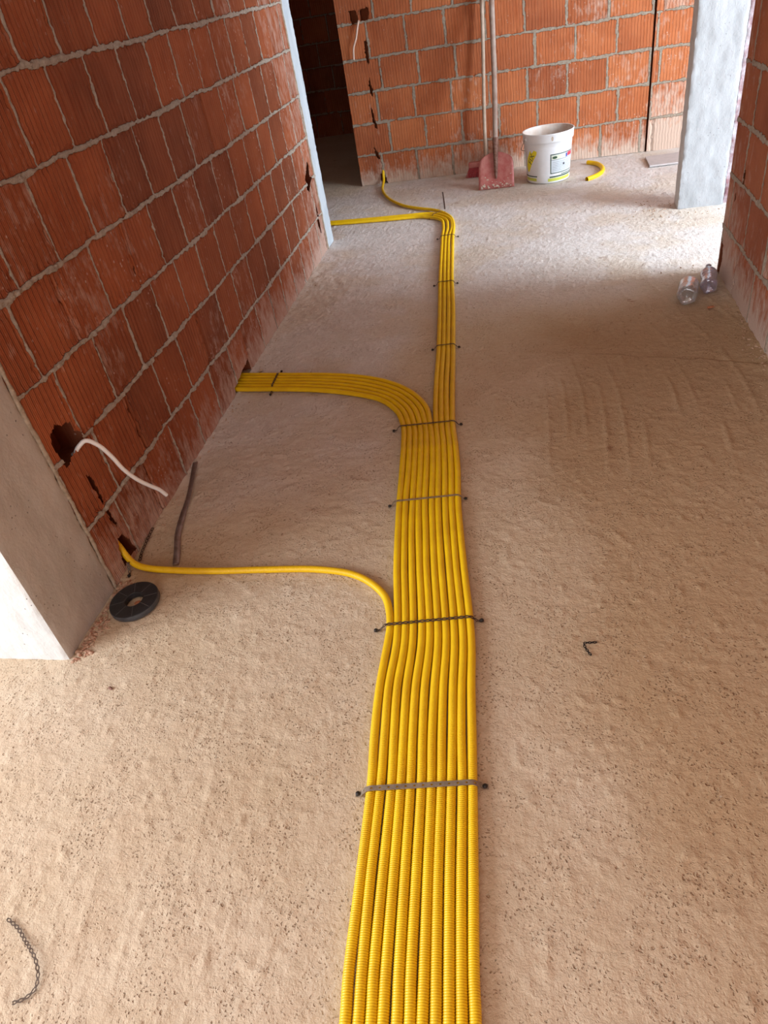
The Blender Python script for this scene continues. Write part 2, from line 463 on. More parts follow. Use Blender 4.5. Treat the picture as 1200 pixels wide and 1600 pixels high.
# ------------------------------------------------------------------ brick walls
def inpoly(px, py, poly):
    inside = np.zeros(px.shape, bool)
    n = len(poly)
    for k in range(n):
        x1, y1 = poly[k]; x2, y2 = poly[(k + 1) % n]
        c = ((y1 > py) != (y2 > py)) & (px < (x2 - x1) * (py - y1) / (y2 - y1 + 1e-12) + x1)
        inside ^= c
    return inside

def wall(name, O, S, N, s0, s1, heads, mat, res=.005, zfine=1.75, thick=.2, seed=1, holes=(), hb=.0075, hh=.0045,
         prot=.007, hprot=.003, dry=.12, jambs=(), dusty=1.0, spans=None, ztop=ZC, dark_bias=0.0):
    O = np.array(O, float); S = np.array(S, float); N = np.array(N, float)
    ss = np.arange(s0, s1 + res * .5, res); ss[-1] = s1
    zz = np.concatenate([np.arange(0, min(zfine, ztop), res), np.arange(min(zfine, ztop), ztop + .01, .02)])
    s, z = np.meshgrid(ss, zz, indexing='ij')
    zw = z + (vnoise(s, s * 0, 6, seed) - .5) * .007 + (vnoise(s, s * 0, 40, seed + 1) - .5) * .004
    beds = np.array(BEDS)
    ci = np.clip(np.searchsorted(beds, zw) - 1, 0, len(beds) - 2)
    db = np.minimum(np.abs(zw - beds[ci]) + (ci == 0) * .02, np.abs(zw - beds[ci + 1]))
    dh = np.full(s.shape, 9.0); bid = np.zeros(s.shape, int); bu = np.zeros(s.shape); gap = np.zeros(s.shape)
    r = np.random.default_rng(seed)
    for c in range(len(beds) - 1):
        hs = np.sort(np.array(heads(c), float)); msk = ci == c
        if not msk.any(): continue
        sw = s[msk] + (vnoise(z[msk] * 1.0, z[msk] * 0 + c, 30, seed + 5) - .5) * .006 + (z[msk] - beds[c]) * r.uniform(-.01, .01)
        k = np.searchsorted(hs, sw)
        left = np.where(k > 0, hs[np.clip(k - 1, 0, len(hs) - 1)], -99); right = np.where(k < len(hs), hs[np.clip(k, 0, len(hs) - 1)], 99)
        dl = np.abs(sw - left); dr = np.abs(right - sw)
        dh[msk] = np.minimum(dl, dr)
        near = np.where(dl < dr, k - 1, k)
        dryj = r.random(len(hs) + 4) < dry
        gap[msk] = dryj[np.clip(near, 0, len(hs))]
        bid[msk] = c * 60 + k; bu[msk] = np.where(left > -50, sw - left, sw - right)
    wob = fbm(s, z, 45, seed + 11, 3) - .5; wob2 = fbm(s, z, 12, seed + 17, 2) - .5
    hbw = hb * (1 + 1.6 * wob + 1.2 * wob2); hhw = hh * (1 + 1.3 * wob + 1.0 * wob2)
    mb = sstep(-.0035, .0035, hbw - db); mh = sstep(-.003, .003, hhw - dh)
    mhm = mh * (1 - gap)
    mort = np.maximum(mb, mhm)
    tones = r.random(4000); offs = (r.random(4000) - .5) * .004; dsc = r.random(4000)
    tone = np.clip(tones[bid] * .62 + .19 + (fbm(s, z, 4, seed + 23, 2) - .5) * .5 + dark_bias, 0, 1)
    h = offs[bid] * (1 - mort)
    rough = fbm(s, z, 70, seed + 31, 3)
    h = h + mb * (prot * (.2 + 1.3 * rough) * (1 + 1.0 * wob2)) + mhm * (1 - mb) * (hprot * (rough * 2 - .4))
    h = h - mh * gap * (1 - mb) * .009
    chips = sstep(.74, .80, vnoise(s, z, 38, seed + 41)) * sstep(.05, .0, np.minimum(dh, db)) * (1 - mort)
    h = h - chips * .006
    dust = np.exp(-z / .16) * 1.05 * dusty + (dsc[bid] > .90) * .22 * dusty + (fbm(s, z, 2.2, seed + 51, 3) - .5) * .8
    for (ja, jb, amt) in jambs:
        dust = dust + amt * sstep(jb, ja, s)
    V = O + S * s[..., None] + N * h[..., None]; V[..., 2] = O[2] + z
    V = V.reshape(-1, 3)
    ns, nz = s.shape
    i = np.arange(ns - 1)[:, None] * nz; j = np.arange(nz - 1)[None, :]
    F = np.stack([i + j, i + nz + j, i + nz + j + 1, i + j + 1], -1)
    if np.dot(np.cross(S, (0, 0, 1)), N) < 0: F = F[..., ::-1]
    keep = np.ones(F.shape[:2], bool)
    sc_ = (s[:-1, :-1] + s[1:, 1:]) / 2; zc_ = (z[:-1, :-1] + z[1:, 1:]) / 2
    sj = sc_ + (fbm(sc_, zc_, 60, seed + 61, 2) - .5) * .012; zj = zc_ + (fbm(sc_, zc_, 60, seed + 67, 2) - .5) * .012
    extraV = []; extraF = []
    nV = len(V)
    def addq(pts):
        b0 = nV + len(extraV)
        for (a, zc, n) in pts: extraV.append(O + S * a + N * n + np.array([0, 0, zc]))
        extraF.append([b0, b0 + 1, b0 + 2, b0 + 3])
    for poly in holes:
        keep &= ~inpoly(sj, zj, poly)
        pa = min(p[0] for p in poly) - .012; pb = max(p[0] for p in poly) + .012
        za = min(p[1] for p in poly) - .012; zb = max(p[1] for p in poly) + .012
        d0, d1 = -.004, -.11
        if (pb - pa) * (zb - za) < .006: d1 = -.05
        addq([(pa, za, d1), (pb, za, d1), (pb, zb, d1), (pa, zb, d1)])
        addq([(pa, za, d0), (pa, za, d1), (pa, zb, d1), (pa, zb, d0)])
        addq([(pb, za, d0), (pb, za, d1), (pb, zb, d1), (pb, zb, d0)])
        addq([(pa, za, d0), (pb, za, d0), (pb, za, d1), (pa, za, d1)])
        addq([(pa, zb, d0), (pb, zb, d0), (pb, zb, d1), (pa, zb, d1)])
    # back, ends and top of the wall body
    t = -thick
    addq([(s0, 0, t), (s1, 0, t), (s1, ztop, t), (s0, ztop, t)])
    addq([(s0, 0, 0), (s0, 0, t), (s0, ztop, t), (s0, ztop, 0)])
    addq([(s1, 0, 0), (s1, 0, t), (s1, ztop, t), (s1, ztop, 0)])
    F = F.reshape(-1, 4)[keep.ravel()]
    V = np.vstack([V, np.array(extraV)]); F = np.vstack([F, np.array(extraF)])
    k = len(extraV)
    at = {'mort': np.r_[mort.ravel(), np.zeros(k)], 'tone': np.r_[tone.ravel(), np.full(k, .15)],
          'bu': np.r_[bu.ravel(), np.zeros(k)], 'dust': np.r_[dust.ravel(), np.zeros(k)]}
    o = mesh_obj(name, V, F, mat, smooth=True, attrs=at)
    return tag(o, kind='structure')

hrng = random.Random(3)
def head_rows(starts, pitch, a, b, jit=.006):
    table = {}
    for c in range(12):
        st = starts[c % len(starts)] if c < len(starts) else starts[c % 2 + len(starts) - 2] + hrng.uniform(-.02, .02)
        k0 = math.floor((a - st) / pitch) - 1; k1 = math.ceil((b - st) / pitch) + 1
        table[c] = [st + k * pitch + hrng.uniform(-jit, jit) for k in range(k0, k1 + 1)]
    return lambda c: table[c]

# left wall, s runs with +y
hl = head_rows([1.700, 1.752, 1.702, 1.645, 1.720, 1.790, 1.680, 1.81], .2335, 1.5, 4.95)
left_holes = [
    [(1.553, .545), (1.560, .50), (1.572, .452), (1.625, .470), (1.690, .478), (1.700, .500), (1.672, .525), (1.668, .560), (1.640, .566), (1.600, .590), (1.570, .575)],
    [(1.632, .385), (1.648, .360), (1.655, .310), (1.648, .262), (1.640, .258), (1.640, .30), (1.632, .33)],
    [(1.636, .236), (1.650, .232), (1.656, .17), (1.650, .150), (1.642, .18)],
    [(1.600, .02), (1.605, .085), (1.63, .118), (1.660, .112), (1.682, .075), (1.690, .02)],
    [(2.82, -.01), (2.83, .035), (2.90, .045), (3.02, .060), (3.07, .070), (3.08, -.01)],
    [(4.70, .455), (4.705, .50), (4.72, .54), (4.77, .555), (4.83, .60), (4.845, .56), (4.82, .52), (4.86, .485), (4.80, .47), (4.75, .43)],
    [(4.80, .20), (4.815, .30), (4.835, .33), (4.85, .24), (4.845, .13), (4.825, .15)],
    [(4.90, .02), (4.905, .12), (4.912, .12), (4.912, .02)],
]
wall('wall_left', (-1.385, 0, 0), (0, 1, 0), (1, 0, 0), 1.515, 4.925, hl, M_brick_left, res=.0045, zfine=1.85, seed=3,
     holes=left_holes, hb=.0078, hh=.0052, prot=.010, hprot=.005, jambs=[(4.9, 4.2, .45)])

# far wall, s runs with +x
hf = {0: -1.227, 1: -1.117, 2: -1.196, 3: -1.138, 4: -1.206, 5: -1.137, 6: -1.25, 7: -1.12, 8: -1.25, 9: -1.12, 10: -1.2, 11: -1.1}
hf2 = head_rows([hf[k] for k in range(12)], .3085, -1.45, .98, .008)
def far_heads(c):
    return [h for h in hf2(c) if h > -1.30]
far_holes = [
    [(-1.322, 1.185), (-1.325, 1.285), (-1.268, 1.275), (-1.262, 1.20)], [(-1.246, 1.205), (-1.250, 1.275), (-1.175, 1.285), (-1.168, 1.262), (-1.175, 1.205)],
    [(-1.238, 1.065), (-1.215, 1.085), (-1.215, .98), (-1.225, .900), (-1.238, .93), (-1.245, 1.0)],
    [(-1.236, .83), (-1.222, .72), (-1.230, .665), (-1.242, .70), (-1.250, .76)],
    [(-1.262, .60), (-1.245, .585), (-1.222, .45), (-1.24, .44), (-1.255, .50)],
    [(-1.285, .305), (-1.262, .28), (-1.235, .22), (-1.25, .20), (-1.27, .22)],
    [(-1.255, -.01), (-1.252, .085), (-1.222, .09), (-1.205, .05), (-1.20, -.01)],
]
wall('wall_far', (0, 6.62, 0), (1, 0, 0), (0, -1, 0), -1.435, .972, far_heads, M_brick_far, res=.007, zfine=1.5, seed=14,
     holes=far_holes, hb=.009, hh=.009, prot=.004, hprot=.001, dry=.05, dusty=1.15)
wall('wall_far_right', (0, 6.605, 0), (1, 0, 0), (0, -1, 0), .985, 1.5, far_heads if False else head_rows([1.33, 1.30, 1.345, 1.31], .309, .98, 1.5), M_brick_far, res=.008, zfine=1.5, seed=19,
     hb=.009, hh=.008, prot=.003, hprot=.001, dusty=1.5)
# right wall, s runs with +y (seen from inside, normal -x)
hr = head_rows([3.53, 3.751, 3.62, 3.606, 3.75, 3.6], .3085, -2.6, 3.85, .010)
right_holes = [[(3.776, .10), (3.79, .16), (3.835, .17), (3.845, .12), (3.84, .01), (3.80, -.01), (3.785, .05)],
               [(3.60, .49), (3.60, .545), (3.615, .55), (3.618, .49)],
               [(3.70, .40), (3.705, .44), (3.712, .43), (3.715, .39)]]
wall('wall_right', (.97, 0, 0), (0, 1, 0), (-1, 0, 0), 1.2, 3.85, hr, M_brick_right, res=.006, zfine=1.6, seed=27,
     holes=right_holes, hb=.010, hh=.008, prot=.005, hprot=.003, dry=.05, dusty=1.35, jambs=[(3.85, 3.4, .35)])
wall('wall_right_near', (.97, 0, 0), (0, 1, 0), (-1, 0, 0), -2.9, 1.2, hr, M_brick_right, res=.02, zfine=1.6, seed=28, dusty=1.2)
# rooms beyond
hb_ = head_rows([-4.0, -3.85], .309, -4.6, -1.0)
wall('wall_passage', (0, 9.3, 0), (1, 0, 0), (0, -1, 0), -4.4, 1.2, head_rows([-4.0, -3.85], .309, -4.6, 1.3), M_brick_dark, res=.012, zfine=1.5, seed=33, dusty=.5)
def plain_wall(name, x0, x1, y0, y1, z0=0, z1=ZC, mat=None):
    V, F = box_mb(x0, x1, y0, y1, z0, z1)
    k = len(V)
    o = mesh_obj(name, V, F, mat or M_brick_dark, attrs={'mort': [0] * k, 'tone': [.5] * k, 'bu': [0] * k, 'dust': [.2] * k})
    return tag(o, kind='structure')
plain_wall('wall_outer_left', -4.5, -4.35, 5.3, 9.3)
plain_wall('wall_divider', -4.5, -1.80, 1.2, 1.35)
plain_wall('wall_divider_far', -4.5, -1.59, 5.12, 5.27)
plain_wall('wall_passage_right', 1.2, 1.35, 6.85, 9.3)
# outer wall of the space on the left with its window opening
plain_wall('wall_window_left_sill', -3.55, -3.40, -2.9, 1.2, 0, .45)
plain_wall('wall_window_left_head', -3.55, -3.40, -2.9, 1.2, 2.25, ZC)
plain_wall('wall_window_left_pier', -3.55, -3.40, -2.9, -1.35, .45, 2.25)
plain_wall('wall_window_left_jamb', -3.55, -3.40, .65, 1.2, .45, 2.25)
plain_wall('wall_back_sill', -3.55, 1.12, -3.05, -2.9, 0, .6)
plain_wall('wall_back_head', -3.55, 1.12, -3.05, -2.9, 2.3, ZC)
plain_wall('wall_back_left', -3.55, -.9, -3.05, -2.9, .6, 2.3)
# outer wall on the right with its windows
plain_wall('wall_outer_right_sill', 4.0, 4.15, 1.2, 6.8, 0, .45)
plain_wall('wall_outer_right_head', 4.0, 4.15, 1.2, 6.8, 2.15, ZC)
plain_wall('wall_outer_right_pier', 4.0, 4.15, 1.2, 2.2, .45, 2.15)
plain_wall('wall_outer_right_mullion', 4.0, 4.15, 4.2, 5.3, .45, 2.15)
plain_wall('wall_right_room_near', 1.17, 4.15, 1.05, 1.2)
plain_wall('wall_right_room_far', 1.5, 4.15, 6.6, 6.75)
V, F = box_mb(-4.6, 4.3, -3.1, 9.4, ZC, ZC + .15)
tag(mesh_obj('ceiling', V, F, M_ceiling), kind='structure')

# ------------------------------------------------------------------ concrete columns (rough edged, dense faces)
def column(name, x0, x1, y0, y1, mats, seed, res=.012, rough=.003, ztop=ZC):
    """four side faces; mats = dict face->slot material list"""
    V = []; F = []; MI = []
    xs_all = []
    def face(P0, D, L, N, slot):
        n = max(2, int(L / res)); zz = np.concatenate([np.arange(0, 1.7, res), np.arange(1.7, ztop + .01, .05)])
        s = np.linspace(0, L, n + 1)
        S_, Z_ = np.meshgrid(s, zz, indexing='ij')
        X = P0[0] + D[0] * S_; Y = P0[1] + D[1] * S_
        e = np.minimum(S_, L - S_)
        hgt = (fbm(X + Y, Z_, 22, seed, 3) - .5) * rough * 2
        cornerdip = np.exp(-e / .006) * (.003 + .004 * fbm(Z_ * 1.0, Z_ * 0 + seed, 50, seed + 3, 2))
        hgt = np.where(e < 1e-9, 0, hgt) - 0 * cornerdip
        cx, cy = (x0 + x1) / 2, (y0 + y1) / 2
        jag = (fbm(Z_, Z_ * 0 + P0[0] * 0, 60, seed + 9, 2)) * .006 * np.exp(-e / .004)
        X2 = X + N[0] * hgt + np.sign(cx - X) * jag; Y2 = Y + N[1] * hgt + np.sign(cy - Y) * jag
        b0 = len(V)
        for a, b_, c in zip(X2.ravel(), Y2.ravel(), Z_.ravel()): V.append((a, b_, c))
        nz = len(zz)
        for i in range(len(s) - 1):
            for j in range(nz - 1):
                F.append((b0 + i * nz + j, b0 + (i + 1) * nz + j, b0 + (i + 1) * nz + j + 1, b0 + i * nz + j + 1)); MI.append(slot)
    face((x0, y0), (1, 0), x1 - x0, (0, -1), 0)
    face((x1, y0), (0, 1), y1 - y0, (1, 0), 1)
    face((x1, y1), (-1, 0), x1 - x0, (0, 1), 2)
    face((x0, y1), (0, -1), y1 - y0, (-1, 0), 3)
    o = mesh_obj(name, V, F, mats[0], smooth=False)
    for m in mats[1:]: o.data.materials.append(m)
    o.data.polygons.foreach_set('material_index', MI)
    o.data.polygons.foreach_set('use_smooth', [True] * len(MI))
    return o
tag(column('concrete_column', -1.81, -1.387, 1.203, 1.515, [M_conc_lit_pale, M_conc_warm, M_conc_warm, M_conc_warm], 5),
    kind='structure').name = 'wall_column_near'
tag(column('wall_column_jamb', -1.585, -1.383, 4.925, 5.118, [M_conc_cool, M_conc_jamb_daylit, M_conc_cool, M_conc_cool], 6), kind='structure')
tag(column('wall_column_right', .962, 1.236, 4.985, 5.125, [M_conc_cool, M_conc_cool, M_conc_cool, M_conc_lit_pale], 7), kind='structure')

# mortar fillets where the block wall meets the near column
def rough_bead(name, P0, P1, r, seed, mat, flat=1.0):
    P0 = np.array(P0, float); P1 = np.array(P1, float)
    n = int(np.linalg.norm(P1 - P0) / .008)
    t = np.linspace(0, 1, n)[:, None]
    P = P0 * (1 - t) + P1 * t
    q = t[:, 0] * np.linalg.norm(P1 - P0)
    rad = r * (.45 + 1.1 * fbm(q, q * 0 + seed, 35, seed, 3))
    P = P + np.stack([np.zeros(n), (vnoise(q, q * 0, 25, seed + 1) - .5) * r, (vnoise(q, q * 0, 25, seed + 2) - .5) * r], 1)
    V, F = sweep(P, rad, 8)
    return mesh_obj(name, V, F, mat, smooth=True)
M_mortar = simple('mortar', (.42, .34, .26), .95, 0, col2=(.28, .22, .16), scale=70, bumpd=.004)
tag(rough_bead('trim_mortar_near', (-1.387, 1.517, .0), (-1.387, 1.517, 2.3), .0065, 5, M_mortar), kind='structure')
tag(rough_bead('trim_mortar_jamb', (-1.384, 4.925, .0), (-1.384, 4.925, 2.3), .007, 9, M_mortar), kind='structure')
M_stain = simple('stained_mortar', (.24, .12, .13), .95, 0, col2=(.44, .40, .42), scale=18, bumpd=.006)
tag(column('trim_pier_edge', 1.240, 1.300, 5.012, 5.11, [M_stain] * 4, 23, rough=.008), kind='structure')

# ------------------------------------------------------------------ yellow corrugated conduits
ROWS11 = [((-.325, -.55), (-.066, -.52)), ((-.345, 0.0), (-.087, .03)), ((-.367, .379), (-.109, .407)), ((-.374, .455), (-.114, .482)), ((-.385, .632), (-.126, .654)),
          ((-.397, .850), (-.138, .867)), ((-.410, .979), (-.146, .993)), ((-.420, 1.125), (-.155, 1.135)), ((-.4195, 1.292), (-.164, 1.297)), ((-.4215, 1.337), (-.169, 1.341))]
ROWS10 = [((-.417, 1.445), (-.184, 1.446)), ((-.437, 1.597), (-.202, 1.595)), ((-.459, 1.781), (-.225, 1.775)), ((-.473, 1.915), (-.241, 1.906)),
          ((-.491, 2.140), (-.259, 2.126)), ((-.507, 2.314), (-.278, 2.296)), ((-.526, 2.445), (-.297, 2.424))]
ROWS4 = [((-.406, 2.588), (-.311, 2.579)), ((-.423, 2.811), (-.327, 2.799)), ((-.437, 3.053), (-.342, 3.040)), ((-.446, 3.186), (-.352, 3.172)),
         ((-.483, 3.668), (-.387, 3.648)), ((-.514, 4.032), (-.418, 4.008)), ((-.540, 4.382), (-.443, 4.355)), ((-.573, 4.89), (-.477, 4.859))]
LOW6 = [(-.526, 2.445), (-.556, 2.535), (-.611, 2.621), (-.700, 2.698), (-.812, 2.740), (-.976, 2.789), (-1.163, 2.820), (-1.39, 2.846), (-1.47, 2.855)]
UP6 = [(-.395, 2.433), (-.402, 2.509), (-.432, 2.613), (-.492, 2.714), (-.582, 2.816), (-.711, 2.891), (-.852, 2.942), (-1.018, 2.971), (-1.213, 2.996), (-1.40, 3.022), (-1.47, 3.03)]
lw = random.Random(5)
def lane(row, i, n):
    (ax, ay), (bx, by) = row
    t = (i + .5) / n
    j = lw.uniform(-.0012, .0012)
    return (ax + (bx - ax) * t + j, ay + (by - ay) * t, .0122 + lw.uniform(0, .0008))
def arc_lane(low, up, i, n, m=9, skip=1):
    L = resample(catmull(np.c_[low, np.zeros(len(low))], .01), np.linspace(0, 1, m) * plen(catmull(np.c_[low, np.zeros(len(low))], .01)))
    U = resample(catmull(np.c_[up, np.zeros(len(up))], .01), np.linspace(0, 1, m) * plen(catmull(np.c_[up, np.zeros(len(up))], .01)))
    t = (i + .5) / n
    return [(*(L[k] * (1 - t) + U[k] * t)[:2], .0125) for k in range(skip, m)]
PITCH = .0046
def conduit(path, label, r=.0118, group='yellow conduits of the floor bundle'):
    dense = catmull(path, .006)
    L = plen(dense); s = 0; S = []; Q = []
    S.append(0.0)
    probe = resample(dense, np.linspace(0, L, 400)); ps = np.linspace(0, L, 400)
    dist = np.sqrt(probe[:, 0] ** 2 + probe[:, 1] ** 2 + 1.5 ** 2)
    while s < L:
        d = np.interp(s, ps, dist)
        s += PITCH / 4 if d < 2.75 else (PITCH / 2 if d < 4.4 else .012)
        S.append(min(s, L))
    S = np.array(S)
    P = resample(dense, S)
    P[1:-1] = (P[:-2] + P[1:-1] * 2 + P[2:]) / 4
    d = np.interp(S, ps, dist)
    near = r - .0009 * (.5 - .5 * np.cos(2 * np.pi * S / PITCH)) ** .8
    mid = np.where(np.arange(len(S)) % 2 == 0, r, r - .0008)
    rad = np.where(d < 2.75, near, np.where(d < 4.4, mid, r - .0005))
    V, F = sweep(P, rad, 14)
    o = mesh_obj('corrugated_conduit', V, F, M_yellow, smooth=True)
    return tag(o, label, 'conduit', group)

ORD = ['', 'second', 'third', 'fourth', 'fifth', 'sixth', 'seventh', 'eighth', 'ninth', 'tenth', 'eleventh']
# 0: leaves alone to the near wall hole
p = [lane(rw, 0, 11) for rw in ROWS11[:-1]]
p += [(-.4105, 1.338, .0125), (-.423, 1.406, .0125), (-.447, 1.466, .0125), (-.503, 1.525, .0125), (-.574, 1.564, .0125), (-.694, 1.585, .0125), (-.861, 1.585, .0125),
      (-1.033, 1.580, .0125), (-1.187, 1.584, .0125), (-1.309, 1.597, .014), (-1.355, 1.611, .022), (-1.385, 1.628, .045), (-1.403, 1.640, .075), (-1.42, 1.645, .11)]
conduit(p, 'outermost left yellow conduit, curving off alone to the wall hole beside the black roll')
for i in range(1, 7):
    p = [lane(rw, i, 11) for rw in ROWS11[:-1]] + [lane(rw, i - 1, 10) for rw in ROWS10[1:]] + arc_lane(LOW6, UP6, i - 1, 6)
    where = {1: 'nearest in the branch entering the brick wall', 6: 'farthest in the branch entering brick wall'}.get(i, 'inside the branch into brick wall')
    conduit(p, '%s yellow conduit from left at bottom edge, %s' % (ORD[i], where))
LOW3 = [(-.573, 4.89), (-.590, 5.12), (-.625, 5.285), (-.690, 5.375), (-.80, 5.402), (-1.05, 5.425), (-1.45, 5.470), (-2.2, 5.56)]
UP3 = [(-.477, 4.859), (-.492, 5.16), (-.535, 5.34), (-.600, 5.455), (-.700, 5.505), (-.85, 5.515), (-1.05, 5.522), (-1.45, 5.556), (-2.2, 5.64)]
for i in range(7, 11):
    q = i - 7
    p = [lane(rw, i, 11) for rw in ROWS11[:-1]] + [lane(rw, i - 1, 10) for rw in ROWS10[1:]] + [lane(rw, q, 4) for rw in ROWS4]
    if q < 3:
        p += arc_lane(LOW3, UP3, q, 3.35, 11)
        lab = '%s yellow conduit from the left at bottom edge, turning left behind the pale jamb' % ORD[i]
    else:
        p += [(-.503, 5.13, .0125), (-.535, 5.31, .0125), (-.60, 5.45, .013), (-.68, 5.548, .0135), (-.80, 5.64, .0125), (-.93, 5.755, .0125), (-1.06, 5.95, .0125), (-1.16, 6.18, .0125),
              (-1.215, 6.40, .0125), (-1.225, 6.52, .018), (-1.226, 6.585, .04), (-1.227, 6.605, .075), (-1.228, 6.64, .12)]
        lab = 'outermost right yellow conduit, ending in the slot at the corner of the far wall'
    conduit(p, lab)
# offcut by the bucket
off = [(.505, 6.43, .0125), (.565, 6.36, .0125), (.600, 6.22, .0125), (.585, 6.08, .0125), (.530, 5.98, .0125), (.460, 5.915, .0125)]
dn = catmull(off, .008); L = plen(dn); S = np.arange(0, L, .006)
V, F = sweep(resample(dn, S), .0165, 14)
tag(mesh_obj('conduit_offcut', V, F, M_yellow, smooth=True), 'short curved yellow conduit offcut lying beside the white bucket', 'conduit')

# ------------------------------------------------------------------ perforated straps
def strap_mesh(path, width=.011, pitch=.016, hole=.55, waist=.25, wdir=None, railw=.42, thick=.0011, step=None):
    dn = catmull(path, .004)
    L = plen(dn); step = step or pitch / 8
    S = np.arange(0, L, step); P = resample(dn, S)
    T = np.gradient(P, axis=0); T /= np.linalg.norm(T, axis=1)[:, None]
    if wdir is None:
        up = np.array([0, 0, 1.0]); W = np.cross(up, T)
        nrm = np.linalg.norm(W, axis=1)
        for k in range(len(W)):
            if nrm[k] < .25 and k: W[k] = W[k - 1] * np.linalg.norm(W[k]) / (np.linalg.norm(W[k - 1]) + 1e-9)
    else: W = np.broadcast_to(np.array(wdir, float), P.shape).copy(); W = W - (W * T).sum(1)[:, None] * T
    W /= np.linalg.norm(W, axis=1)[:, None] + 1e-9
    ph = (S / pitch) % 1
    w = width * .5 * (1 - waist * (.5 + .5 * np.cos(2 * np.pi * ph)))
    cols = [-1, -railw, railw, 1]
    V = np.concatenate([(P[:, None, :] + W[:, None, :] * (w[:, None] * np.array(cols)[None, :])[..., None])]).reshape(-1, 3)
    F = []
    for k in range(len(S) - 1):
        b0 = k * 4
        inhole = abs(((S[k] + S[k + 1]) / 2 / pitch) % 1 - .5) < hole / 2
        for c in range(3):
            if c == 1 and inhole: continue
            F.append((b0 + c, b0 + c + 1, b0 + 5 + c, b0 + 4 + c))
    return V, F, thick
def strap_obj(name, path, mat, parent=None, **kw):
    V, F, th = strap_mesh(path, **kw)
    o = mesh_obj(name, V, F, mat)
    md = o.modifiers.new('thickness', 'SOLIDIFY'); md.thickness = th; md.offset = 0
    return o
def nail_mesh():
    V, F = lathe([(0, .0065), (.0035, .006), (.0055, .004), (.0055, .002), (.002, .0015), (.002, -.004), (0, -.004)], 12)
    return V, F
def tie(a, b, n, mat, label, width=.011, hole=.55, waist=.25, pitch=.016, ztop=.0255, railw=.42, edge_in=None, wob=.0):
    """a strap from floor nail a over n pipes to floor nail b"""
    a = np.array(a, float); b = np.array(b, float); L = np.linalg.norm(b - a); u = (b - a) / L
    span = n * .0236; g0 = edge_in if edge_in is not None else (L - span) / 2
    t0, t1 = g0, min(g0 + span, L - .012)
    root = empty('perforated_strap', (a[0], a[1], 0))
    pts = [(*(a - u * .006), .003), (*(a + u * .004), .004)]
    if t0 > .02: pts.append((*(a + u * (t0 * .6)), .007))
    pts.append((*(a + u * (t0 + .002)), .0215))
    for k in range(n):
        t = t0 + (t1 - t0) * (k + .5) / n
        pts.append((*(a + u * t), ztop + .0006 + wob * math.sin(k * 1.7)))
    pts.append((*(a + u * (t1 - .002)), .0215))
    if L - t1 > .02: pts.append((*(a + u * (t1 + (L - t1) * .4)), .008))
    pts += [(*(b - u * .004), .004), (*(b + u * .008), .003)]
    band = strap_obj('band', pts, mat, wdir=(-u[1], u[0], 0), width=width, hole=hole, waist=waist, pitch=pitch, railw=railw)
    under(band, root)
    for q in (a, b):
        V, F = nail_mesh()
        nl = mesh_obj('nail', V, F, M_nail, smooth=True)
        nl.parent = root; nl.location = (q[0] - a[0], q[1] - a[1], .004)
        nl.scale = (1.05, 1.05, 1.05)
    tag(root, label, 'strap', 'straps holding the conduits down')
    return root
tie((-.414, .828), (-.121, .866), 11, M_strap_grey, 'dusty grey flat strap with small holes over eleven conduits, nearest the camera', width=.0135, hole=.28, waist=.06, railw=.3, pitch=.02)
tie((-.453, 1.333), (-.150, 1.376), 11, M_strap_dark, 'dark rusty chain-like strap over eleven conduits where the lone conduit joins', width=.0115, hole=.6, waist=.4)
tie((-.497, 1.917), (-.230, 1.950), 10, M_strap_grey, 'thin grey perforated strap over ten conduits, first beyond the lone conduit bend', width=.010, hole=.5, waist=.3)
tie((-.553, 2.422), (-.278, 2.449), 10, M_strap_dark, 'dark strap across ten conduits just before the six branch off', width=.010, hole=.5, waist=.35)
tie((-.463, 3.157), (-.334, 3.168), 4, M_strap_dark, 'dark strap over four conduits just past the six-conduit branch', width=.010, hole=.5, waist=.35)
tie((-.536, 4.008), (-.400, 4.018), 4, M_strap_dark, 'dark strap over four conduits, middle one of the far straight run', width=.010, hole=.5)
tie((-.595, 4.867), (-.455, 4.880), 4, M_strap_dark, 'dark strap over four conduits, right before they turn left', width=.010, hole=.5)
tie((-.700, 5.372), (-.598, 5.500), 4, M_strap_dark, 'thin strap laid diagonally over the conduits at the far bend', width=.008, hole=.5)
tie((-1.203, 2.800), (-1.212, 3.035), 6, M_strap_dark, 'black strap across the six conduits near the left brick wall', width=.011, hole=.5, waist=.35)
tie((-1.358, 1.566), (-1.375, 1.640), 1, M_strap_dark, 'black strap round the lone conduit beside the wall hole', width=.011, hole=.5, waist=.35, ztop=.036, edge_in=.022)

def loose(name, pts, mat, label, nail=None, **kw):
    o = strap_obj(name, pts, mat, **kw)
    return tag(o, label, 'strap')
loose('strap_offcut', [(-.652, 5.978, .03), (-.635, 5.85, .018), (-.612, 5.66, .012), (-.597, 5.52, .02)], M_strap_dark,
      'thin dark strap tail lying on the floor beyond the far bend', width=.011, hole=.3)
loose('strap_offcut', [(-1.376, 1.815, .012), (-1.370, 1.745, .010), (-1.362, 1.68, .008), (-1.352, 1.64, .006)], M_strap_dark,
      'dark strap piece at the foot of the left wall, behind the lone conduit', width=.012, hole=.4)
loose('strap_offcut', [(-1.140, .489, .006), (-1.105, .474, .004), (-1.072, .452, .007), (-1.040, .432, .014), (-1.022, .417, .012), (-1.006, .395, .007), (-1.000, .372, .004), (-1.010, .355, .004), (-1.035, .342, .004)],
      M_strap_dark, 'curled dark chain-like strap offcut at bottom left of the floor', width=.0085, hole=.6, waist=.45, pitch=.0135)
